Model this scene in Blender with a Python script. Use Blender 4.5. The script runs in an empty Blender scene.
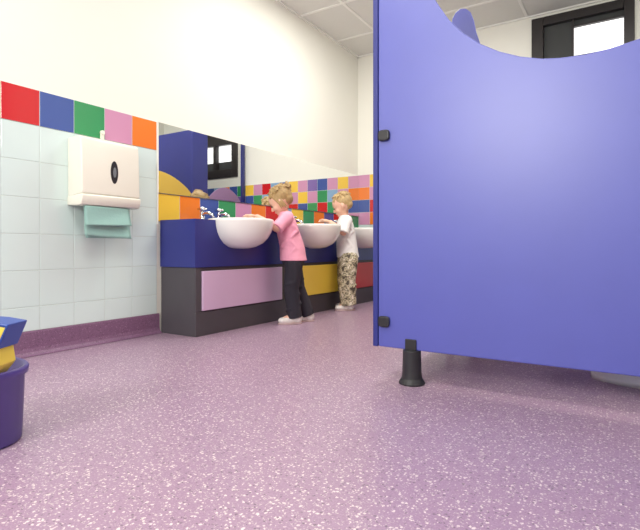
import bpy, bmesh, math, random
from mathutils import Vector, Matrix
random.seed(7)
sc = bpy.context.scene
col = sc.collection
PI = math.pi
try:
    sc.view_settings.view_transform = 'Standard'
except Exception:
    pass

def lin(c):
    c = c/255.0
    return c/12.92 if c <= 0.04045 else ((c+0.055)/1.055)**2.4
def rgb(r, g, b): return (lin(r), lin(g), lin(b), 1)

# ---------------------------------------------------------------- materials
def mat(name, c, rough=0.5, metal=0.0, var=0.05, scale=8, bump=0.0, bscale=60, spec=0.5, coat=0.0, stretch=None):
    m = bpy.data.materials.new(name); m.use_nodes = True
    nt = m.node_tree; n = nt.nodes; l = nt.links
    b = n['Principled BSDF']
    b.inputs['Roughness'].default_value = rough
    b.inputs['Metallic'].default_value = metal
    b.inputs['Specular IOR Level'].default_value = spec
    b.inputs['Coat Weight'].default_value = coat
    tc = n.new('ShaderNodeTexCoord')
    mp = n.new('ShaderNodeMapping')
    if stretch: mp.inputs['Scale'].default_value = stretch
    l.new(tc.outputs['Object'], mp.inputs['Vector'])
    nz = n.new('ShaderNodeTexNoise'); nz.inputs['Scale'].default_value = scale; nz.inputs['Detail'].default_value = 3
    l.new(mp.outputs['Vector'], nz.inputs['Vector'])
    mx = n.new('ShaderNodeMixRGB')
    mx.inputs[1].default_value = tuple(v*(1-var) for v in c[:3])+(1,)
    mx.inputs[2].default_value = tuple(min(1, v*(1+var)) for v in c[:3])+(1,)
    l.new(nz.outputs['Fac'], mx.inputs[0]); l.new(mx.outputs[0], b.inputs['Base Color'])
    if bump:
        n2 = n.new('ShaderNodeTexNoise'); n2.inputs['Scale'].default_value = bscale; n2.inputs['Detail'].default_value = 4
        l.new(mp.outputs['Vector'], n2.inputs['Vector'])
        bp = n.new('ShaderNodeBump'); bp.inputs['Strength'].default_value = bump; bp.inputs['Distance'].default_value = 0.01
        l.new(n2.outputs['Fac'], bp.inputs['Height']); l.new(bp.outputs['Normal'], b.inputs['Normal'])
    return m

def speckle(name, base, dark, chip, rough=0.4, s1=118, thr=0.62, size=0.34):
    m = bpy.data.materials.new(name); m.use_nodes = True
    nt = m.node_tree; n = nt.nodes; l = nt.links; b = n['Principled BSDF']
    b.inputs['Roughness'].default_value = rough
    tc = n.new('ShaderNodeTexCoord')
    nz = n.new('ShaderNodeTexNoise'); nz.inputs['Scale'].default_value = 260; nz.inputs['Detail'].default_value = 2
    l.new(tc.outputs['Object'], nz.inputs['Vector'])
    mx = n.new('ShaderNodeMixRGB'); mx.inputs[1].default_value = dark; mx.inputs[2].default_value = base
    r0 = n.new('ShaderNodeMapRange'); r0.inputs[1].default_value = .35; r0.inputs[2].default_value = .65
    l.new(nz.outputs['Fac'], r0.inputs[0]); l.new(r0.outputs[0], mx.inputs[0])
    last = mx.outputs[0]
    for (sc_, th, sz, cc) in ((s1, thr, size, chip), (s1*1.7, thr+.0, size*1.0, tuple(v*.8 for v in chip[:3])+(1,)), (s1*1.3, .84, .4, tuple(v*.5 for v in base[:3])+(1,))):
        dn = n.new('ShaderNodeTexNoise'); dn.inputs['Scale'].default_value = sc_*1.3
        l.new(tc.outputs['Object'], dn.inputs['Vector'])
        vm = n.new('ShaderNodeMixRGB'); vm.blend_type = 'ADD'; vm.inputs[0].default_value = .009
        l.new(tc.outputs['Object'], vm.inputs[1]); l.new(dn.outputs['Color'], vm.inputs[2])
        v = n.new('ShaderNodeTexVoronoi'); v.inputs['Scale'].default_value = sc_
        l.new(vm.outputs[0], v.inputs['Vector'])
        lt = n.new('ShaderNodeMath'); lt.operation = 'LESS_THAN'; lt.inputs[1].default_value = sz
        l.new(v.outputs['Distance'], lt.inputs[0])
        sp = n.new('ShaderNodeSeparateColor'); l.new(v.outputs['Color'], sp.inputs[0])
        gt = n.new('ShaderNodeMath'); gt.operation = 'GREATER_THAN'; gt.inputs[1].default_value = th
        l.new(sp.outputs[0], gt.inputs[0])
        mu = n.new('ShaderNodeMath'); mu.operation = 'MULTIPLY'
        l.new(lt.outputs[0], mu.inputs[0]); l.new(gt.outputs[0], mu.inputs[1])
        m2 = n.new('ShaderNodeMixRGB'); m2.inputs[2].default_value = cc
        l.new(mu.outputs[0], m2.inputs[0]); l.new(last, m2.inputs[1]); last = m2.outputs[0]
    l.new(last, b.inputs['Base Color'])
    return m

def emit(name, c, s):
    m = bpy.data.materials.new(name); m.use_nodes = True
    b = m.node_tree.nodes['Principled BSDF']
    b.inputs['Base Color'].default_value = c
    b.inputs['Emission Color'].default_value = c; b.inputs['Emission Strength'].default_value = s
    return m

def camo(name):
    m = bpy.data.materials.new(name); m.use_nodes = True
    nt = m.node_tree; n = nt.nodes; l = nt.links; b = n['Principled BSDF']; b.inputs['Roughness'].default_value = .9
    tc = n.new('ShaderNodeTexCoord'); nz = n.new('ShaderNodeTexNoise'); nz.inputs['Scale'].default_value = 26; nz.inputs['Detail'].default_value = 2
    l.new(tc.outputs['Object'], nz.inputs['Vector'])
    cr = n.new('ShaderNodeValToRGB'); cr.color_ramp.interpolation = 'CONSTANT'
    e = cr.color_ramp.elements
    e[0].position = 0; e[0].color = rgb(92, 84, 74)
    e[1].position = .41; e[1].color = rgb(152, 144, 120)
    for p, c in ((.48, rgb(208, 198, 170)), (.545, rgb(128, 122, 100)), (.6, rgb(226, 218, 198))):
        x = e.new(p); x.color = c
    l.new(nz.outputs['Fac'], cr.inputs[0]); l.new(cr.outputs[0], b.inputs['Base Color'])
    return m

M = {}
M['wall'] = mat('wall_paint', rgb(240, 239, 229), .75, var=.015, scale=3, bump=.04, bscale=200)
M['grout'] = mat('grout', rgb(206, 218, 214), .9)
M['tile_white'] = mat('tile_white', rgb(214, 231, 228), .12, var=.03, scale=2)
TC = {'red': rgb(205, 40, 45), 'blue': rgb(70, 92, 160), 'green': rgb(64, 152, 96), 'mauve': rgb(208, 148, 182),
      'orange': rgb(238, 128, 50), 'yellow': rgb(242, 200, 76), 'purple': rgb(130, 105, 170), 'lightblue': rgb(140, 172, 205)}
for k, v in TC.items(): M['tile_'+k] = mat('tile_'+k, v, .15, var=.05, scale=3)
M['floor'] = speckle('floor_vinyl', rgb(172, 144, 168), rgb(156, 126, 151), rgb(226, 212, 212), .33)
M['skirt'] = speckle('skirting_vinyl', rgb(134, 98, 128), rgb(118, 84, 114), rgb(148, 114, 142), .5)
M['ceiling'] = mat('ceiling_tile', rgb(226, 226, 220), .9, var=.02, scale=40, bump=.1, bscale=300)
M['tbar'] = mat('ceiling_grid', rgb(242, 242, 236), .5)
M['blue'] = mat('blue_laminate', rgb(78, 85, 174), .40, var=.06, scale=6, bump=.015, bscale=120, spec=.9)
M['blueedge'] = mat('blue_edge', rgb(44, 50, 128), .4)
M['counterblue'] = mat('counter_blue', rgb(46, 52, 128), .35, var=.05)
M['charcoal'] = mat('charcoal_laminate', rgb(76, 72, 78), .5, var=.08)
M['lilac'] = mat('lilac_panel', rgb(216, 186, 218), .4, var=.03)
M['yellow'] = mat('yellow_panel', rgb(255, 224, 88), .4, var=.03)
M['yellowdoor'] = mat('yellow_door_laminate', rgb(214, 178, 76), .4, var=.03)
M['mauvedoor'] = mat('mauve_door_laminate', rgb(160, 128, 172), .4, var=.03)
M['red'] = mat('red_panel', rgb(186, 46, 54), .4, var=.03)
M['black'] = mat('black_plastic', rgb(40, 40, 44), .35, var=.1)
M['ceramic'] = mat('white_ceramic', rgb(240, 240, 236), .12, var=.01, coat=.3)
M['chrome'] = mat('chrome', rgb(215, 218, 222), .12, metal=1, var=.02)
M['whiteplastic'] = mat('white_plastic', rgb(238, 236, 222), .3, var=.015)
M['greyplastic'] = mat('grey_plastic', rgb(120, 124, 128), .35)
M['paper'] = mat('teal_paper', rgb(150, 190, 182), .9, var=.06, bump=.15, bscale=120)
M['mirror'] = mat('mirror_glass', rgb(244, 246, 244), .01, metal=1, var=0.0)
M['frame'] = mat('window_frame_black', rgb(38, 32, 32), .4, var=.1)
M['pane'] = emit('window_pane_daylight', (1, 1, 1, 1), 1.0)
M['panedark'] = mat('window_pane_dim', rgb(74, 76, 76), .15)
M['tub'] = mat('purple_tub', rgb(86, 70, 142), .35, var=.08)
M['toyyellow'] = mat('yellow_plastic', rgb(246, 218, 84), .4)
M['toyblue'] = mat('blue_plastic', rgb(46, 78, 160), .4)
M['skin'] = mat('skin', rgb(236, 190, 166), .5, var=.04, scale=20)
M['pink'] = mat('pink_cotton', rgb(246, 172, 196), .9, var=.06, bump=.3, bscale=40)
M['whitecotton'] = mat('white_cotton', rgb(242, 242, 242), .9, var=.03, bump=.3, bscale=40)
M['navy'] = mat('dark_trousers', rgb(46, 44, 54), .9, var=.15, bump=.3, bscale=35)
M['camo'] = camo('camouflage_cotton')
M['shoe'] = mat('pale_shoe', rgb(236, 232, 228), .6, var=.06)
M['shoesole'] = mat('shoe_sole', rgb(200, 176, 176), .7)
M['hair1'] = mat('hair_light_brown', rgb(174, 144, 96), .55, var=.4, scale=60, bump=.5, bscale=90, stretch=(1, 3, .5))
M['hair2'] = mat('hair_sandy', rgb(192, 164, 116), .55, var=.4, scale=60, bump=.5, bscale=90, stretch=(1, 3, .5))
M['eye'] = mat('eye_dark', rgb(50, 36, 30), .2)
M['lip'] = mat('lip', rgb(206, 120, 118), .5)
M['tie'] = mat('red_hair_tie', rgb(200, 50, 70), .6)

# ---------------------------------------------------------------- mesh helpers
def link(name, bm, m, parent=None, kind=None, bevel=0, smooth=False, segs=2):
    bmesh.ops.recalc_face_normals(bm, faces=bm.faces)
    me = bpy.data.meshes.new(name); bm.to_mesh(me); bm.free()
    ms = m if isinstance(m, (list, tuple)) else [m]
    for x in ms: me.materials.append(x)
    o = bpy.data.objects.new(name, me); col.objects.link(o)
    if smooth:
        for p in me.polygons: p.use_smooth = True
    if parent:
        o.parent = parent
    if kind: o['kind'] = kind
    if bevel:
        b = o.modifiers.new('bevel', 'BEVEL'); b.width = bevel; b.segments = segs; b.limit_method = 'ANGLE'; b.angle_limit = math.radians(40)
    return o
def tag(o, label, cat, group=None):
    o['label'] = label; o['category'] = cat
    if group: o['group'] = group
    return o
def thing(name, label, cat, loc, rz=0, group=None):
    o = bpy.data.objects.new(name, None); col.objects.link(o); o.location = loc; o.rotation_euler = (0, 0, rz)
    o.empty_display_size = .1
    return tag(o, label, cat, group)
def box(bm, x0, x1, y0, y1, z0, z1, mi=0):
    v = [bm.verts.new((x, y, z)) for z in (z0, z1) for y in (y0, y1) for x in (x0, x1)]
    for f in ((0, 2, 3, 1), (4, 5, 7, 6), (0, 1, 5, 4), (2, 6, 7, 3), (0, 4, 6, 2), (1, 3, 7, 5)):
        bm.faces.new([v[i] for i in f]).material_index = mi
def prism(bm, pts, axis, a0, a1):
    def P(p, a):
        return (a, p[0], p[1]) if axis == 'x' else ((p[0], a, p[1]) if axis == 'y' else (p[0], p[1], a))
    A = [bm.verts.new(P(p, a0)) for p in pts]; B = [bm.verts.new(P(p, a1)) for p in pts]
    bm.faces.new(A); bm.faces.new(B[::-1])
    for i in range(len(pts)):
        j = (i+1) % len(pts); bm.faces.new((A[i], B[i], B[j], A[j]))
def lathe(bm, prof, cx=0, cy=0, seg=32, closed=False, p=2.0, sx=1, sy=1):
    rings = []
    for (r, z) in prof:
        if r < 1e-6: rings.append([bm.verts.new((cx, cy, z))]); continue
        ring = []
        for k in range(seg):
            a = 2*PI*k/seg; c, s = math.cos(a), math.sin(a)
            q = (abs(c)**p+abs(s)**p)**(-1/p)
            ring.append(bm.verts.new((cx+sx*r*q*c, cy+sy*r*q*s, z)))
        rings.append(ring)
    n = len(rings)
    for i in range(n if closed else n-1):
        A, B = rings[i], rings[(i+1) % n]
        if len(A) == 1 and len(B) == 1: continue
        for k in range(seg):
            j = (k+1) % seg
            if len(A) == 1: bm.faces.new((A[0], B[k], B[j]))
            elif len(B) == 1: bm.faces.new((A[k], A[j], B[0]))
            else: bm.faces.new((A[k], A[j], B[j], B[k]))
    if not closed:
        for R in (rings[0], rings[-1]):
            if len(R) > 1: bm.faces.new(R)
def tube(bm, pts, r, seg=12):
    pts = [Vector(p) for p in pts]; rings = []
    for i, p in enumerate(pts):
        t = (pts[min(i+1, len(pts)-1)]-pts[max(i-1, 0)]).normalized()
        a = Vector((0, 0, 1)) if abs(t.z) < .9 else Vector((0, 1, 0))
        u = t.cross(a).normalized(); v = t.cross(u)
        rr = r[i] if isinstance(r, (list, tuple)) else r
        rings.append([bm.verts.new(p+u*rr*math.cos(2*PI*k/seg)+v*rr*math.sin(2*PI*k/seg)) for k in range(seg)])
    for A, B in zip(rings, rings[1:]):
        for k in range(seg):
            j = (k+1) % seg; bm.faces.new((A[k], A[j], B[j], B[k]))
    bm.faces.new(rings[0]); bm.faces.new(rings[-1])
def bake(o):
    bpy.context.view_layer.update()
    dg = bpy.context.evaluated_depsgraph_get()
    me = bpy.data.meshes.new_from_object(o.evaluated_get(dg))
    o.modifiers.clear(); o.data = me
    return o

# ---------------------------------------------------------------- room shell
WX, BY, RX, CZ, FY = -2.356, 4.45, 0.62, 2.455, -2.6
bm = bmesh.new(); box(bm, WX-.15, RX+.15, FY, BY+.15, -.08, 0); link('floor', bm, M['floor'], kind='structure')
bm = bmesh.new(); box(bm, WX-.15, RX+.15, FY, BY+.15, CZ, CZ+.08); link('ceiling', bm, M['ceiling'], kind='structure')
bm = bmesh.new(); box(bm, WX-.15, WX, FY, BY+.15, 0, CZ); link('wall_left', bm, M['wall'], kind='structure')
bm = bmesh.new(); box(bm, RX, RX+.15, FY, BY+.15, 0, CZ); link('wall_right', bm, M['wall'], kind='structure')
wx0, wx1, wz0, wz1 = -.70, .03, 1.36, 2.42
bm = bmesh.new()
box(bm, WX, wx0, BY, BY+.15, 0, CZ); box(bm, wx1, RX, BY, BY+.15, 0, CZ)
box(bm, wx0, wx1, BY, BY+.15, 0, wz0); box(bm, wx0, wx1, BY, BY+.15, wz1, CZ)
link('wall_back', bm, M['wall'], kind='structure')
bm = bmesh.new()
x = WX+.42
while x < RX: box(bm, x-.012, x+.012, FY, BY, CZ-.006, CZ); x += .6
y = BY-.45
while y > FY: box(bm, WX, RX, y-.012, y+.012, CZ-.0055, CZ); y -= .6
box(bm, WX, WX+.02, FY, BY, CZ-.012, CZ); box(bm, WX, RX, BY-.02, BY, CZ-.012, CZ)
link('trim_1', bm, M['tbar'], kind='structure')

# tiles
PT = .169
def tiles(name, plane, at, u_edges, z_edges, colf):
    mats = [M['tile_white']]+[M['tile_'+k] for k in TC]+[M['grout']]
    idx = {'white': 0}
    for i, k in enumerate(TC): idx[k] = i+1
    bm = bmesh.new(); g = .0016
    for i in range(len(u_edges)-1):
        for j in range(len(z_edges)-1):
            u0, u1, z0, z1 = u_edges[i]+g, u_edges[i+1]-g, z_edges[j]+g, z_edges[j+1]-g
            mi = idx[colf(i, j)]
            if plane == 'x': box(bm, at-.005, at+.0015, u0, u1, z0, z1, mi)
            else: box(bm, u0, u1, at-.0015, at+.005, z0, z1, mi)
    U0, U1, Z0, Z1 = u_edges[0], u_edges[-1], z_edges[0], z_edges[-1]
    if plane == 'x': box(bm, at-.006, at, U0, U1, Z0, Z1, len(mats)-1)
    else: box(bm, U0, U1, at, at+.006, Z0, Z1, len(mats)-1)
    return link(name, bm, mats, kind='structure', bevel=.0008, segs=1)
ye = [1.92-PT*k for k in range(27)][::-1]
ze_w = [.115, .227, .396, .565, .734, .903, 1.072]
tiles('trim_2', 'x', -2.350, ye, ze_w, lambda i, j: 'white')
seq = ['orange', 'mauve', 'green', 'blue', 'red', 'yellow']
N = len(ye)-1
tiles('trim_3', 'x', -2.350, ye, [1.073, 1.241], lambda i, j: seq[(N-1-i) % 6])
ye2 = [1.925+PT*k for k in range(15)]+[4.449]
s2 = ['yellow', 'orange', 'blue', 'green', 'mauve', 'orange', 'red', 'lightblue', 'yellow', 'green', 'orange', 'blue', 'red', 'yellow', 'green']
tiles('trim_4', 'x', -2.350, ye2, [.655, .823], lambda i, j: s2[i % 15])
bcn = ['green', 'red', 'orange', 'blue', 'yellow', 'purple', 'lightblue', 'mauve']
rt = random.Random(11); last_ = {}
def backcol(i, j):
    while True:
        c = rt.choice(bcn)
        if c != last_.get((i-1, j)) and c != last_.get((i, j-1)): break
    last_[(i, j)] = c; return c
PB = .1268
xe = [-2.345+PB*k for k in range(24)]
tiles('trim_5', 'y', BY-.006, xe, [.735+PB*k for k in range(5)], backcol)
xe = [-2.345+PT*k for k in range(18)]
tiles('trim_6', 'y', BY-.006, xe, [.115, .227, .396, .565, .734], lambda i, j: 'white')

def skirt_x(name, x, sgn, y0, y1):
    bm = bmesh.new()
    pr = [(0, .115), (.006, .115), (.009, .108), (.009, .035), (.014, .018), (.026, .006), (.04, .0015), (0, .0015)]
    A = [bm.verts.new((x+sgn*p, y0, z)) for p, z in pr]; B = [bm.verts.new((x+sgn*p, y1, z)) for p, z in pr]
    bm.faces.new(A); bm.faces.new(B[::-1])
    for i in range(len(pr)):
        j = (i+1) % len(pr); bm.faces.new((A[i], B[i], B[j], A[j]))
    link(name, bm, M['skirt'], kind='structure')
skirt_x('baseboard_left', -2.356, 1, FY, 1.938)
skirt_x('baseboard_right', RX, -1, FY, BY)
bm = bmesh.new(); box(bm, -2.04, RX-.01, BY-.016, BY, .001, .115); link('baseboard_back', bm, M['skirt'], kind='structure', bevel=.004)
bm = bmesh.new(); box(bm, -2.353, -2.340, 1.917, 1.924, .64, 1.243); link('trim_7', bm, M['tbar'], kind='structure')

# window
win = bpy.data.objects.new('window_1', None); col.objects.link(win); win.location = (wx0, BY, wz0); win['kind'] = 'structure'
def wchild(name, bm, m, bevel=0):
    o = link(name, bm, m, bevel=bevel); o.parent = win; o.matrix_parent_inverse = Matrix.Translation((-wx0, -BY, -wz0)); return o
bm = bmesh.new(); d0, d1 = BY-.02, BY+.06
for r in ((wx0, wx0+.09, wz0, wz1), (wx1-.07, wx1, wz0, wz1), (wx0+.09, wx1-.07, wz1-.07, wz1), (wx0+.09, wx1-.07, wz0, wz0+.10),
          (wx0+.09, wx1-.07, 1.76, 2.05), (-.36, -.31, wz0+.10, 1.76)):
    box(bm, r[0], r[1], d0, d1, r[2], r[3])
wchild('window_frame', bm, M['frame'], .004)
bm = bmesh.new(); box(bm, -.40, -.385, BY+.0, BY+.05, 2.05, 2.35); box(bm, -.385, -.04, BY+.0, BY+.05, 2.29, 2.305); wchild('glazing_bar', bm, M['frame'])
bm = bmesh.new(); box(bm, -.385, wx1-.07, BY+.03, BY+.036, 2.05, 2.29); wchild('pane', bm, M['pane'])
bm = bmesh.new(); box(bm, wx0+.09, -.40, BY+.03, BY+.036, 2.05, 2.35); box(bm, -.385, wx1-.07, BY+.03, BY+.036, 2.305, 2.35); wchild('pane', bm, M['panedark'])
bm = bmesh.new(); box(bm, wx0+.09, -.36, BY+.03, BY+.036, 1.56, 1.76); box(bm, -.31, wx1-.07, BY+.03, BY+.036, 1.56, 1.76); wchild('pane', bm, M['pane'])
bm = bmesh.new(); box(bm, wx0+.09, -.36, BY+.03, BY+.036, wz0+.10, 1.56); box(bm, -.31, wx1-.07, BY+.03, BY+.036, wz0+.10, 1.56); wchild('pane', bm, M['panedark'])

# ---------------------------------------------------------------- mirror
bm = bmesh.new(); box(bm, -2.3475, -2.3415, 1.926, 4.44, .8245, 1.241)
tag(link('wall_mirror', bm, M['mirror'], bevel=.001, segs=1), 'long frameless wall mirror above the row of washbasins', 'mirror')

# ---------------------------------------------------------------- vanity counter
CX = -2.05; basinY = [2.30, 3.14, 3.96]; BXc = -2.035
profO = [(0, .495), (.05, .497), (.095, .507), (.137, .529), (.168, .560), (.188, .594), (.199, .63), (.203, .66), (.203, .672)]
profI = [(.197, .677), (.187, .672), (.182, .64), (.170, .60), (.15, .566), (.115, .536), (.07, .518), (.025, .513)]
van = thing('vanity_unit', 'long blue topped vanity counter with charcoal base and coloured front panels', 'vanity counter', (-2.2, 3.19, 0))
def ch(o, par):
    o.parent = par
    o.matrix_parent_inverse = (Matrix.Translation(par.location) @ Matrix.Rotation(par.rotation_euler.z, 4, 'Z')).inverted()
    return o
bm = bmesh.new(); box(bm, -2.341, CX, 1.938, 4.44, .39, .664)
top = link('countertop', bm, M['counterblue'])
cuts = []
for by in basinY:
    bm = bmesh.new(); lathe(bm, [(r+.0008 if r else 0, z-.0008) for r, z in profO]+[(.2038, .75)], BXc, by, 64)
    c = link('cut', bm, M['counterblue']); cuts.append(c)
    m_ = top.modifiers.new('b', 'BOOLEAN'); m_.operation = 'DIFFERENCE'; m_.solver = 'EXACT'; m_.object = c
bake(top)
for c in cuts: bpy.data.objects.remove(c, do_unlink=True)
ch(top, van)
bm = bmesh.new(); box(bm, -2.341, CX-.012, 1.944, 4.44, 0, .389)
ch(link('carcass', bm, M['charcoal'], bevel=.003), van)
bm = bmesh.new(); box(bm, CX-.0115, CX-.002, 1.944, 4.44, 0.0, .135); box(bm, CX-.0115, CX-.002, 1.944, 1.985, .136, .389)
ch(link('plinth', bm, M['charcoal'], bevel=.002), van)
for (a, b_, mm, cn) in ((1.992, 2.745, 'lilac', 'lilac'), (2.795, 3.545, 'yellow', 'yellow'), (3.595, 4.40, 'red', 'red')):
    bm = bmesh.new(); box(bm, CX-.0115, CX+.004, a, b_, .142, .368)
    o = ch(link('front_panel', bm, M[mm], bevel=.004), van); o['label'] = cn+' front panel'

bl = ['white ceramic washbasin nearest the paper towel dispenser, pink-topped child reaching into it',
      'middle white washbasin, used by the child in camouflage trousers',
      'white washbasin at the far end beside the blue cubicle panel']
def make_basin(by, label):
    t = thing('washbasin', label, 'washbasin', (BXc, by, .48), 0, 'washbasins in the vanity counter')
    bm = bmesh.new(); lathe(bm, profO+profI+[(0, .513)], BXc, by, 64)
    ch(link('bowl', bm, M['ceramic'], smooth=True), t)
    bm = bmesh.new(); lathe(bm, [(.022, .5135), (.022, .517), (.016, .518), (0, .516)], BXc, by, 24)
    ch(link('drain', bm, M['chrome'], smooth=True), t)
for by, lb in zip(basinY, bl): make_basin(by, lb)

def make_tap(x, y, label):
    t = thing('pillar_tap', label, 'tap', (x, y, .664), 0, 'chrome taps behind the basins')
    bm = bmesh.new()
    lathe(bm, [(.022, .6645), (.022, .672), (.015, .677), (.014, .718), (.016, .722), (.012, .728), (0, .728)], x, y, 24)
    tube(bm, [(x, y, .704), (x+.03, y, .718), (x+.06, y, .719), (x+.085, y, .708), (x+.092, y, .692)], [.012, .012, .011, .011, .011], 14)
    ch(link('tap_body', bm, M['chrome'], smooth=True), t)
    bm = bmesh.new()
    lathe(bm, [(.009, .7285), (.009, .736), (.021, .740), (.022, .752), (.015, .758), (0, .759)], x, y, 24)
    for k in range(4):
        a = k*PI/2+.5; tube(bm, [(x, y, .747), (x+.029*math.cos(a), y+.029*math.sin(a), .747)], .007, 10)
    ch(link('tap_handle', bm, M['chrome'], smooth=True), t)
names = ['nearest basin', 'middle basin', 'far basin']
for by, nm in zip(basinY, names):
    for s, sd in ((-1, 'left'), (1, 'right')):
        make_tap(-2.290, by+s*.075, 'chrome pillar tap on the %s side of the %s' % (sd, nm))

# ---------------------------------------------------------------- paper towel dispenser
t = thing('towel_dispenser', 'white plastic paper towel dispenser mounted on the white tiles', 'towel dispenser', (-2.348, 1.543, .71))
y0, y1 = 1.378, 1.708
bm = bmesh.new()
prism(bm, [(-2.3478, .745), (-2.3478, 1.045), (-2.252, 1.048), (-2.236, 1.036), (-2.231, .99), (-2.224, .765), (-2.3, .755)], 'y', y0, y1)
ch(link('cover', bm, M['whiteplastic'], bevel=.008, segs=4, smooth=True), t)
bm = bmesh.new()
prism(bm, [(-2.3478, .712), (-2.3478, .754), (-2.226, .764), (-2.219, .758), (-2.221, .735), (-2.232, .712), (-2.262, .708)], 'y', y0-.002, y1+.002)
ch(link('outlet_tray', bm, M['whiteplastic'], bevel=.005, segs=3, smooth=True), t)
bm = bmesh.new(); yc, zc = 1.555, .885
E = [(yc+.021*math.cos(2*PI*k/32), zc+.058*math.sin(2*PI*k/32)) for k in range(32)]
prism(bm, E, 'x', -2.236, -2.2255); o = ch(link('lock_plate', bm, M['black'], bevel=.001), t)
bm = bmesh.new(); E = [(yc+.009*math.cos(2*PI*k/24), zc+.026*math.sin(2*PI*k/24)) for k in range(24)]
prism(bm, E, 'x', -2.2254, -2.2225); ch(link('lock_button', bm, M['greyplastic'], bevel=.001), t)
bm = bmesh.new(); box(bm, -2.3478, -2.338, 1.553, 1.573, 1.050, 1.105); tube(bm, [(-2.3478, 1.563, 1.105), (-2.333, 1.563, 1.105)], .012, 16)
ch(link('wall_clip', bm, M['whiteplastic'], bevel=.003), t)
t = thing('paper_towel', 'folded teal paper towels hanging from the white dispenser', 'paper towel', (-2.27, 1.54, .56))
def sheet(name, x0, ya, yb, zt, zb, amp, par, dz=0, ph=0):
    bm = bmesh.new(); nu, nv = 14, 10; g = []
    for i in range(nv+1):
        v = i/nv; row = []
        for j in range(nu+1):
            u = j/nu
            row.append(bm.verts.new((x0+amp*math.sin(3*u+4*v+ph)+.012*v*v, ya+(yb-ya)*u, zt+(zb+dz*u-zt)*v)))
        g.append(row)
    for i in range(nv):
        for j in range(nu): bm.faces.new((g[i][j], g[i+1][j], g[i+1][j+1], g[i][j+1]))
    o = link(name, bm, M['paper'], smooth=True); s = o.modifiers.new('s', 'SOLIDIFY'); s.thickness = .0015
    return ch(o, par)
sheet('towel_sheet', -2.255, 1.405, 1.665, .707, .560, .003, t, -.012)
sheet('towel_sheet', -2.240, 1.40, 1.655, .707, .610, .003, t, .006, 1)
sheet('towel_sheet', -2.272, 1.42, 1.672, .707, .550, .002, t, .0, 2)

# ---------------------------------------------------------------- toilet cubicles
divpts = [(-.812, .125), (-.812, 1.72), (-.806, 1.755), (-.79, 1.782), (-.765, 1.797), (-.735, 1.792), (-.71, 1.768), (-.694, 1.725), (-.682, 1.66),
          (-.665, 1.58), (-.64, 1.495), (-.612, 1.430), (-.581, 1.374), (-.54, 1.306), (-.49, 1.247), (-.431, 1.196), (-.37, 1.157), (-.303, 1.126), (-.24, 1.106), (-.185, 1.097),
          (-.12, 1.093), (-.05, 1.097), (.025, 1.110), (.10, 1.135), (.18, 1.175), (.26, 1.235), (.34, 1.32), (.42, 1.42), (.50, 1.51), (.56, 1.55), (.618, 1.57), (.618, .125)]
def post_board(y0_, y1_, h, par, name):
    bm = bmesh.new()
    w = y1_-y0_; r = w*.45; pts = [(y0_, .125), (y1_, .125)]
    for k in range(9):
        a = k*PI/16; pts.append((y1_-r+r*math.cos(a), h-r+r*math.sin(a)))
    for k in range(9):
        a = PI/2+k*PI/16; pts.append((y0_+r+r*math.cos(a), h-r+r*math.sin(a)))
    prism(bm, pts, 'x', -.833, -.813); return ch(link(name, bm, M['blueedge'], bevel=.002), par)
def divider(y, label, pts=divpts, foots=(-.68, .35), th=.018, mm='blue'):
    t = thing('cubicle_side_panel', label, 'cubicle panel', (-.1, y, 0), 0, 'blue cubicle side panels')
    bm = bmesh.new(); prism(bm, pts, 'y', y, y+th)
    ch(link('board', bm, M[mm], bevel=.004, segs=3), t)
    for fx in foots:
        bm = bmesh.new()
        lathe(bm, [(.048, 0), (.048, .006), (.044, .013), (.038, .022), (.035, .045), (.034, .085), (.033, .1245), (0, .1245)], fx, y+.009, 32)
        box(bm, fx-.022, fx+.022, y-.006, y-.0005, .11, .165)
        ch(link('foot', bm, M['black'], smooth=False, bevel=.003), t)
    for z in (.222, .925):
        bm = bmesh.new()
        E = []
        for q in range(24):
            a = 2*PI*q/24; c_, s_ = math.cos(a), math.sin(a); w_ = (abs(c_)**4+abs(s_)**4)**-.25
            E.append((-.786+.023*w_*c_, z+.021*w_*s_))
        prism(bm, E, 'y', y-.014, y-.0005)
        ch(link('fixing_bracket', bm, M['black'], bevel=.005, segs=3), t)
    return t
d1_ = divider(1.70, 'large glossy blue cubicle side panel with scooped top edge, nearest the camera')
post_board(1.696, 1.80, 1.82, d1_, 'front_post')['label'] = 'thin darker blue front post'
divider(2.60, 'second blue side panel, only its rounded tip showing above the nearest panel', [(x_, z_-.025 if z_ > 1.6 else z_) for x_, z_ in divpts])
p3 = [(-.812, .125), (-.812, 1.72), (-.79, 1.75), (.56, 1.75), (.618, 1.72), (.618, .125)]
divider(3.64, 'straight topped blue side panel seen in the mirror behind the yellow door', p3, mm='blueedge')
def pilaster(y0_, y1_, label, h=1.80):
    t = thing('cubicle_pilaster', label, 'cubicle post', (-.824, (y0_+y1_)/2, 0), 0, 'blue front posts of the cubicles')
    post_board(y0_, y1_, h, t, 'board')
    bm = bmesh.new(); yc = (y0_+y1_)/2
    lathe(bm, [(.034, 0), (.034, .006), (.026, .014), (.016, .03), (.014, .1245), (0, .1245)], -.823, yc, 24)
    ch(link('foot', bm, M['black'], smooth=True), t)
pilaster(2.53, 2.68, 'blue front post between the two nearer cubicle doors', 1.45)
pilaster(3.60, 3.82, 'blue front post between the yellow door and the mauve door', 1.78)
pilaster(4.37, 4.425, 'narrow blue front post against the back wall')
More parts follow.
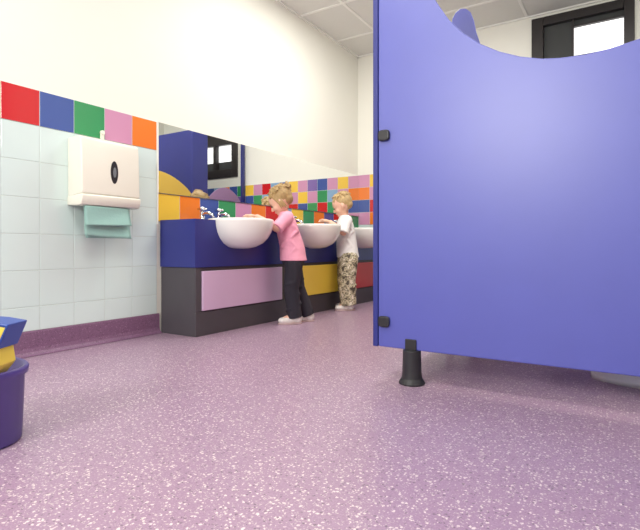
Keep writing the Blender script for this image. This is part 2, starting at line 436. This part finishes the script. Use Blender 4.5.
def door(y0_, y1_, mm, label, zs=1.0, zt=1.2):
    t = thing('cubicle_door', label, 'cubicle door', (-.823, (y0_+y1_)/2, .15), 0, 'low arched cubicle doors')
    pts = [(y0_, .15), (y1_, .15)]
    for k in range(17):
        u = k/16; pts.append((y1_+(y0_-y1_)*u, zs+(zt-zs)*math.sin(PI*u)**.8))
    bm = bmesh.new(); prism(bm, pts, 'x', -.832, -.814); ch(link('door_leaf', bm, M[mm], bevel=.003), t)
    bm = bmesh.new(); yy = y0_+.07
    tube(bm, [(-.8325, yy, .75), (-.845, yy, .75), (-.852, yy, .75), (-.862, yy, .75), (-.868, yy, .75)], [.010, .010, .02, .022, .014], 20)
    ch(link('door_knob', bm, M['black'], smooth=True), t)
    for z in (.35, .9):
        bm = bmesh.new(); tube(bm, [(-.842, y1_+.003, z-.03), (-.842, y1_+.003, z+.03)], .009, 14); ch(link('hinge', bm, M['black'], smooth=True), t)
door(1.806, 2.524, 'red', 'red arched cubicle door in the nearest cubicle, behind the big blue panel')
door(2.686, 3.594, 'yellowdoor', 'yellow arched cubicle door seen in the mirror', 1.06, 1.25)
door(3.826, 4.364, 'mauvedoor', 'mauve arched cubicle door seen in the mirror beside the dark window', 1.02, 1.18)

# toilet
t = thing('toilet', 'white ceramic child toilet, its foot showing below the nearest blue panel', 'toilet', (.15, 2.18, 0))
bm = bmesh.new()
def ring(cx, rx, ry, z, seg=32): return [bm.verts.new((cx+rx*math.cos(2*PI*k/seg), 2.18+ry*math.sin(2*PI*k/seg), z)) for k in range(seg)]
R_ = [ring(.13, .26, .115, 0), ring(.13, .26, .115, .02), ring(.14, .235, .095, .05), ring(.13, .22, .09, .12), ring(.08, .25, .12, .2), ring(.03, .27, .155, .27), ring(.02, .28, .165, .30), ring(.02, .275, .16, .31),
      ring(.0, .20, .115, .31), ring(.0, .17, .095, .24), ring(.02, .10, .06, .16)]
for A, B in zip(R_, R_[1:]):
    for k in range(32):
        j = (k+1) % 32; bm.faces.new((A[k], A[j], B[j], B[k]))
bm.faces.new(R_[0]); bm.faces.new(R_[-1])
ch(link('bowl', bm, M['ceramic'], smooth=True), t)
bm = bmesh.new()
O1 = ring(.0, .275, .165, .3115); I1 = ring(-.01, .19, .11, .3115); O2 = ring(.0, .275, .165, .33); I2 = ring(-.01, .19, .11, .33)
for A, B in ((O1, O2), (O2, I2), (I2, I1), (I1, O1)):
    for k in range(32):
        j = (k+1) % 32; bm.faces.new((A[k], A[j], B[j], B[k]))
ch(link('seat', bm, M['whiteplastic'], bevel=.003), t)
bm = bmesh.new(); box(bm, .40, .60, 2.02, 2.34, .33, .68); ch(link('cistern', bm, M['ceramic'], bevel=.02, segs=4, smooth=True), t)
bm = bmesh.new(); box(bm, .39, .61, 2.01, 2.35, .681, .705); ch(link('cistern_lid', bm, M['ceramic'], bevel=.008, segs=3), t)

# ---------------------------------------------------------------- purple tub, bottom left
tc_ = (-1.456, .546)
t = thing('plastic_tub', 'dark purple plastic tub on the floor at the left edge', 'tub', (tc_[0], tc_[1], 0))
bm = bmesh.new()
lathe(bm, [(0, .0), (.142, .0), (.147, .006), (.153, .170), (.160, .175), (.162, .190), (.158, .195), (.150, .192), (.142, .012), (0, .012)], tc_[0], tc_[1], 56, p=2.8)
ch(link('tub_body', bm, M['tub'], smooth=True), t)
F0 = Vector((-.5344, .8452, 0)); R0 = Vector((.8452, .5344, 0))
def slab(pts, dn, df, name, m, par, bevel=.003):
    bm = bmesh.new()
    A = [bm.verts.new(R0*p[0]+F0*dn+Vector((0, 0, p[1]))) for p in pts]; B = [bm.verts.new(R0*p[0]+F0*df+Vector((0, 0, p[1]))) for p in pts]
    bm.faces.new(A); bm.faces.new(B[::-1])
    for i in range(len(pts)):
        j = (i+1) % len(pts); bm.faces.new((A[i], B[i], B[j], A[j]))
    return ch(link(name, bm, m, bevel=bevel), par)
t = thing('bucket_insert', 'yellow plastic piece with blue edging sticking up out of the purple tub', 'plastic insert', (-1.44, .54, .013))
slab([(-.97, .05), (-.93, .014), (-.86, .014), (-.81, .17), (-.775, .215), (-.782, .256), (-.757, .308), (-.80, .314), (-.96, .325)], 1.18, 1.25, 'insert_body', M['toyyellow'], t)
slab([(-.97, .326), (-.80, .315), (-.7565, .309), (-.7815, .256), (-.774, .255), (-.748, .316), (-.795, .324), (-.97, .336)], 1.175, 1.255, 'edging', M['toyblue'], t)
slab([(-.96, .250), (-.90, .254), (-.785, .244), (-.785, .250), (-.90, .261), (-.96, .257)], 1.173, 1.1795, 'blue_band', M['toyblue'], t, .001)

# ---------------------------------------------------------------- people
def add_ell(bm, c, r, Mx=None, sub=3):
    T = (Mx or Matrix.Identity(4)) @ Matrix.Translation(c) @ Matrix.Diagonal((r[0], r[1], r[2], 1))
    bmesh.ops.create_icosphere(bm, subdivisions=sub, radius=1, matrix=T)
def add_cap(bm, p0, r0, p1, r1, Mx=None, sub=2):
    p0 = Vector(p0); p1 = Vector(p1)
    if Mx: p0 = Mx @ p0; p1 = Mx @ p1
    add_ell(bm, p0, (r0, r0, r0), None, sub); add_ell(bm, p1, (r1, r1, r1), None, sub)
    d = p1-p0
    if d.length < 1e-5: return
    q = Vector((0, 0, 1)).rotation_difference(d.normalized()).to_matrix().to_4x4()
    bmesh.ops.create_cone(bm, cap_ends=True, segments=20, radius1=r0, radius2=r1, depth=d.length, matrix=Matrix.Translation((p0+p1)/2) @ q)
def add_loft(bm, secs, seg=28):
    rings = [[bm.verts.new((c[0]+c[3]*math.cos(2*PI*k/seg), c[1]+c[4]*math.sin(2*PI*k/seg), c[2])) for k in range(seg)] for c in secs]
    for A, B in zip(rings, rings[1:]):
        for k in range(seg):
            j = (k+1) % seg; bm.faces.new((A[k], A[j], B[j], B[k]))
    bm.faces.new(rings[0][::-1]); bm.faces.new(rings[-1])
def blob(name, bm, m, par, voxel=.004, sm=4, fac=.5):
    me = bpy.data.meshes.new(name); bm.to_mesh(me); bm.free(); me.materials.append(m)
    o = bpy.data.objects.new(name, me); col.objects.link(o)
    r = o.modifiers.new('r', 'REMESH'); r.mode = 'VOXEL'; r.voxel_size = voxel; r.use_smooth_shade = True
    if sm:
        s = o.modifiers.new('s', 'SMOOTH'); s.iterations = sm; s.factor = fac
    bake(o); o.data.name = name
    for p in o.data.polygons: p.use_smooth = True
    if not o.data.materials: o.data.materials.append(m)
    o.parent = par
    return o
def hand(bm, w, D, U, sgn):
    D = D.normalized(); S = D.cross(U).normalized()*sgn; U = U.normalized()
    w = Vector(w)
    R3 = Matrix((D, S, U)).transposed().to_4x4()
    add_ell(bm, (0, 0, 0), (.032, .024, .011), Matrix.Translation(w+D*.028) @ R3)
    for off, ln in ((-.0175, .036), (-.006, .042), (.006, .039), (.0175, .030)):
        a = w+D*.046+S*off; b = a+D*ln*.55+S*off*.25-U*.003; c = b+(D*.75-U*.6).normalized()*ln*.5+S*off*.1
        add_cap(bm, a, .0064, b, .0058); add_cap(bm, b, .0058, c, .0050)
    a = w+D*.014-S*.016; b = a+(D*.6-S*.75).normalized()*.022; c = b+(D*.9-S*.3-U*.3).normalized()*.018
    add_cap(bm, a, .0085, b, .0072); add_cap(bm, b, .0072, c, .0060)

def person(cfg):
    root = thing('person', cfg['label'], 'child', (cfg['loc'][0], cfg['loc'][1], 0), cfg['yaw'], None)
    s = cfg['s']
    V = lambda f, l, z: Vector((f*s, l*s, z*s))
    k = cfg
    sho = k['sho_f']
    hips = [V(0, .048, .415), V(0, -.048, .415)]
    knees = [V(*k['kneeL']), V(*k['kneeR'])]
    ank = [V(*k['ankL']), V(*k['ankR'])]
    shs = [V(sho, .098, .712), V(sho, -.098, .712)]
    elb = [V(*k['elbL']), V(*k['elbR'])]
    wri = [V(*k['wriL']), V(*k['wriR'])]
    tdir = [Vector((math.cos(a), math.sin(a), 0)) for a in k['toe']]
    HM = Matrix.Translation(V(*k['head'])) @ Matrix.Rotation(k.get('hyaw', 0), 4, 'Z') @ Matrix.Rotation(k['pitch'], 4, 'Y') @ Matrix.Scale(s*k['hs'], 4)
    bm = bmesh.new()
    add_loft(bm, [V(0, 0, .40)[:]+(.05, .07), V(0, 0, .43)[:]+(.066, .086), V(.006, 0, .50)[:]+(.070, .082), V(sho*.6, 0, .60)[:]+(.064, .084), V(sho, 0, .68)[:]+(.058, .09), V(sho, 0, .735)[:]+(.036, .06)])
    add_cap(bm, shs[0], .036, shs[1], .036)
    add_cap(bm, V(sho, 0, .72), .034, V(k['head'][0]-.012, 0, k['head'][2]-.05), .032)
    for i in range(2):
        add_cap(bm, hips[i], .056, knees[i], .040); add_cap(bm, knees[i], .040, ank[i], .026)
        add_cap(bm, ank[i], .026, ank[i]+tdir[i]*.07-Vector((0, 0, ank[i].z-.03)), .02)
        add_cap(bm, shs[i], .033, elb[i], .026); add_cap(bm, elb[i], .026, wri[i], .0175)
        D = (wri[i]-elb[i]).normalized(); D = (D+Vector((.25, 0, -.25))).normalized()
        U = Vector((0, 0, 1)); U = (U-D*U.dot(D)).normalized()
        hand(bm, wri[i], D, U, 1 if i == 0 else -1)
    add_ell(bm, (-.008, 0, .015), (.085, .073, .08), HM)
    add_ell(bm, (.018, 0, -.02), (.060, .061, .066), HM)
    add_ell(bm, (.030, 0, -.052), (.040, .042, .034), HM)
    for q in (-1, 1):
        add_ell(bm, (.045, q*.030, -.032), (.028, .026, .026), HM)
        add_ell(bm, (-.002, q*.071, -.012), (.016, .010, .024), HM)
    add_cap(bm, (.076, 0, -.008), .006*s, (.086, 0, -.027), .009*s, HM)
    add_ell(bm, (.068, 0, -.052), (.012, .02, .010), HM)
    add_ell(bm, (.060, 0, -.073), (.014, .018, .012), HM)
    blob('body', bm, M['skin'], root, .0032, 2)
    for q in (-1, 1):
        bm = bmesh.new(); add_ell(bm, (.0735, q*.027, -.006), (.006, .010, .0055), HM); link('eye', bm, M['eye'], root, smooth=True)
        bm = bmesh.new(); add_cap(bm, (.077, q*.017, .014), .0028, (.073, q*.036, .013), .0022, HM); link('eyebrow', bm, M[k['hair']], root, smooth=True)
    bm = bmesh.new(); add_ell(bm, (.0775, 0, -.052), (.005, .015, .0045), HM); link('mouth', bm, M['lip'], root, smooth=True)
    # shirt
    bm = bmesh.new()
    add_loft(bm, [V(-.002, 0, k['hem'])[:]+(.090, .110), V(.003, 0, .46)[:]+(.087, .105), V(.008, 0, .52)[:]+(.084, .098), V(sho*.6, 0, .60)[:]+(.078, .098), V(sho, 0, .68)[:]+(.070, .102), V(sho, 0, .735)[:]+(.048, .078), V(sho+.004, 0, .757)[:]+(.040, .048)])
    for (a0, z0_, da, dz_) in ((1.2, .46, .5, .05), (1.9, .50, -.5, .06), (2.6, .45, .4, .05), (.5, .52, .6, .04), (1.5, .58, .5, .045), (2.2, .62, -.5, .04)):
        pr = None
        for st in range(6):
            aa = a0+da*st/5; p = V(.006+.35*sho*(z0_-.42)/.2, 0, z0_+dz_*st/5)+Vector((.0765*math.cos(aa), .0925*math.sin(aa), 0))
            if pr is not None: add_cap(bm, pr, .0115, p, .0115, None, 1)
            pr = p
    for i in range(2):
        e = shs[i].lerp(elb[i], k['sleeve'])
        add_cap(bm, shs[i]*1.0, .043, e, .037)
        dd = (elb[i]-shs[i]).normalized(); q = Vector((0, 0, 1)).rotation_difference(dd).to_matrix().to_4x4()
        bmesh.ops.create_cone(bm, cap_ends=True, segments=24, radius1=.038, radius2=.042, depth=.05, matrix=Matrix.Translation(e+dd*.012) @ q)
    so = blob('shirt', bm, M[k['shirt']], root, .0045, 4)
    # trousers
    bm = bmesh.new()
    add_loft(bm, [V(0, 0, .385)[:]+(.060, .085), V(0, 0, .42)[:]+(.078, .100), V(0, 0, .46)[:]+(.078, .097), V(0, 0, .48)[:]+(.07, .09)])
    r1, r2, r3 = k['leg_r']
    rnd = random.Random(k['seed']+20)
    for i in range(2):
        add_cap(bm, hips[i], r1, knees[i], r2)
        lo = ank[i]+Vector((0, 0, -.012)); d = (knees[i]-lo)
        add_cap(bm, knees[i], r2, knees[i].lerp(lo, .6), (r2+r3)/2)
        q = Vector((0, 0, 1)).rotation_difference(d.normalized()).to_matrix().to_4x4()
        a = knees[i].lerp(lo, .5)
        bmesh.ops.create_cone(bm, cap_ends=True, segments=24, radius1=r3, radius2=(r2+r3)/2, depth=(a-lo).length, matrix=Matrix.Translation((a+lo)/2) @ q)
        for w_ in range(k['wrinkle']):
            u = rnd.uniform(.05, .95); c = (hips[i].lerp(knees[i], u) if w_ % 2 else knees[i].lerp(lo, u*.9)); rr = r2*.95
            a0 = rnd.uniform(0, 6.28)
            pr = None
            for st in range(5):
                aa = a0+st*.35; p = c+Vector((rr*math.cos(aa), rr*math.sin(aa), .006*st))
                if pr is not None: add_cap(bm, pr, .009, p, .009, None, 1)
                pr = p
    blob('trousers', bm, M[k['trousers']], root, .0045, 2)
    # shoes
    for i in range(2):
        a = Vector((ank[i].x, ank[i].y, 0)); R3 = Matrix.Translation(a) @ Matrix.Rotation(k['toe'][i], 4, 'Z')
        bm = bmesh.new()
        add_ell(bm, (-.012, 0, .034), (.036, .030, .032), R3); add_ell(bm, (.045, 0, .026), (.062, .031, .024), R3); add_ell(bm, (.078, 0, .024), (.034, .033, .021), R3)
        add_ell(bm, (0, 0, .048), (.032, .028, .022), R3)
        so = blob('shoe', bm, M[k['shoe']], root, .004, 3)
        bm = bmesh.new()
        pts = []
        for kk in range(28):
            an = 2*PI*kk/28; cx_, sx_ = math.cos(an), math.sin(an)
            w_ = .033 if cx_ > 0 else .029
            pts.append(R3 @ Vector((.032+.080*abs(cx_)**.8*(1 if cx_ > 0 else -1), w_*abs(sx_)**.8*(1 if sx_ > 0 else -1), 0)))
        prism(bm, [(p.x, p.y) for p in pts], 'z', 0.0, .012)
        link('sole', bm, M['shoesole'], so, bevel=.003)
    # hair
    bm = bmesh.new()
    c0 = Vector((-.020, 0, .025)); rr = Vector((.084, .077, .078))
    add_ell(bm, c0, rr, HM)
    add_ell(bm, (-.045, 0, -.015), (.048, .060, .046), HM)
    rnd = random.Random(k['seed'])
    for q in range(170):
        th = rnd.uniform(0, 2*PI); u0 = rnd.uniform(.02, .8); u1 = u0+rnd.uniform(.3, .7)
        fr = math.cos(th) > .55
        lim = .50 if fr else (1.45 if math.cos(th) < 0 else 1.1)
        u1 = min(u1, lim*PI/2)
        u0 = min(u0, u1-.15)
        pr = None; lift = rnd.uniform(0, k['mess'])
        sw = rnd.uniform(-.35, .35)
        for st in range(5):
            v_ = st/4
            ph = u0+(u1-u0)*v_; tt = th+sw*v_
            g_ = 1.02+lift*v_**2
            p = c0+Vector((rr.x*math.sin(ph)*math.cos(tt), rr.y*math.sin(ph)*math.sin(tt), rr.z*math.cos(ph)))*g_
            if pr is not None: add_cap(bm, pr, .0058-.003*(v_-.25), p, .0058-.003*v_, HM, 1)
            pr = p
    for q in range(10):
        yy = -.052+q*.0116
        add_cap(bm, (.030, yy*.8, .088-abs(yy)*.35), .010, (.066-abs(yy)*.35, yy+rnd.uniform(-.006, .006), k['fringe']+rnd.uniform(-.010, .010)), .0045, HM, 2)
    if k['bun']:
        for q in (-1, 1):
            for w_ in range(4):
                o_ = w_*.009
                add_cap(bm, (.030-o_, q*.062, .05), .008, (.014-o_, q*.076, -.02), .006, HM); add_cap(bm, (.014-o_, q*.076, -.02), .006, (.018-o_*1.5, q*.074, -.055+rnd.uniform(-.02, .01)), .003, HM)
        add_ell(bm, (-.074, 0, .066), (.022, .026, .022), HM)
        for q in range(16):
            a = q*2*PI/16; p = Vector((-.084, 0, .070)); r_ = rnd.uniform(.8, 1.3)
            e = p+Vector((-.022-.008*math.cos(a), .030*math.sin(a)*r_, .014*math.cos(a)*r_))
            add_cap(bm, p, .010, e, .006, HM, 1)
            add_cap(bm, e, .006, e+Vector((-.010, .008*math.sin(a), -.028*r_)), .003, HM, 1)
    blob('hair', bm, M[k['hair']], root, .003, 1, .35)
    if k['bun']:
        bm = bmesh.new()
        ax = HM @ Matrix.Translation((-.070, 0, .062)) @ Matrix.Rotation(-.9, 4, 'Y')
        for q in range(24):
            a = q*2*PI/24; b = (q+1)*2*PI/24
            add_cap(bm, (.026*math.cos(a), .026*math.sin(a), 0), .0055, (.026*math.cos(b), .026*math.sin(b), 0), .0055, ax, 1)
        blob('hair_tie', bm, M['tie'], root, .003, 1)
    return root

girl = dict(label='child in pink top and dark trousers washing hands at the nearest basin', loc=(-1.900, 2.67), yaw=math.radians(222), s=.98, seed=3, hs=.95, mess=.20, wrinkle=6,
    kneeL=(.02, .048, .235), kneeR=(-.035, -.046, .235), ankL=(-.005, .044, .055), ankR=(-.105, -.050, .055), toe=(.05, .1),
    sho_f=.050, elbL=(.120, .135, .640), elbR=(.12, -.110, .645), wriL=(.250, .120, .712), wriR=(.245, .03, .716),
    head=(.088, 0, .830), pitch=.60, hyaw=-.22, hem=.425, sleeve=.70, shirt='pink', trousers='navy', leg_r=(.062, .050, .048), shoe='shoe', hair='hair1', bun=True, fringe=.045)
boy = dict(label='child in white top and camouflage trousers standing at the middle basin', loc=(-1.935, 3.48), yaw=math.radians(220), s=1.01, seed=5, hs=.93, mess=.24, wrinkle=12,
    kneeL=(.02, .056, .235), kneeR=(.005, -.056, .235), ankL=(.005, .058, .055), ankR=(-.02, -.060, .055), toe=(.1, -.1),
    sho_f=.024, elbL=(.06, .135, .615), elbR=(.06, -.115, .62), wriL=(.155, .090, .698), wriR=(.160, -.01, .700),
    head=(.048, 0, .840), pitch=.46, hyaw=-.2, hem=.42, sleeve=.72, shirt='whitecotton', trousers='camo', leg_r=(.076, .071, .064), shoe='shoe', hair='hair2', bun=False, fringe=.05)
person(girl); person(boy)

# ---------------------------------------------------------------- camera
cam = bpy.data.cameras.new('camera'); co = bpy.data.objects.new('camera', cam); col.objects.link(co)
cam.sensor_width = 36; cam.lens = 490/640*36; cam.shift_y = -17/640
co.location = (0, 0, .5); co.rotation_euler = (PI/2, 0, math.atan2(310, 490))
cam.clip_start = .02
sc.camera = co

# ---------------------------------------------------------------- light
w = bpy.data.worlds.new('world'); sc.world = w; w.use_nodes = True
w.node_tree.nodes['Background'].inputs[0].default_value = (1, .99, .95, 1); w.node_tree.nodes['Background'].inputs[1].default_value = .9
def area(name, loc, rot, sx, sy, p, c=(1, .985, .935)):
    l = bpy.data.lights.new(name, 'AREA'); l.shape = 'RECTANGLE'; l.size = sx; l.size_y = sy; l.energy = p; l.color = c
    o = bpy.data.objects.new(name, l); col.objects.link(o); o.location = loc; o.rotation_euler = rot
area('ceiling_lamp_near', (-.9, .5, 2.43), (0, 0, 0), 1.2, .6, 25)
area('ceiling_lamp_far', (-1.45, 2.9, 2.43), (0, 0, 0), .6, 1.2, 30)
area('cubicle_lamp', (-.1, 2.9, 2.43), (0, 0, 0), .5, 1.2, 12)
area('sheen_fill_behind', (-1.0, -2.2, 1.9), (math.radians(82), 0, 0), .8, .6, 68)  # fill light added behind the camera for the sheen on the blue panel
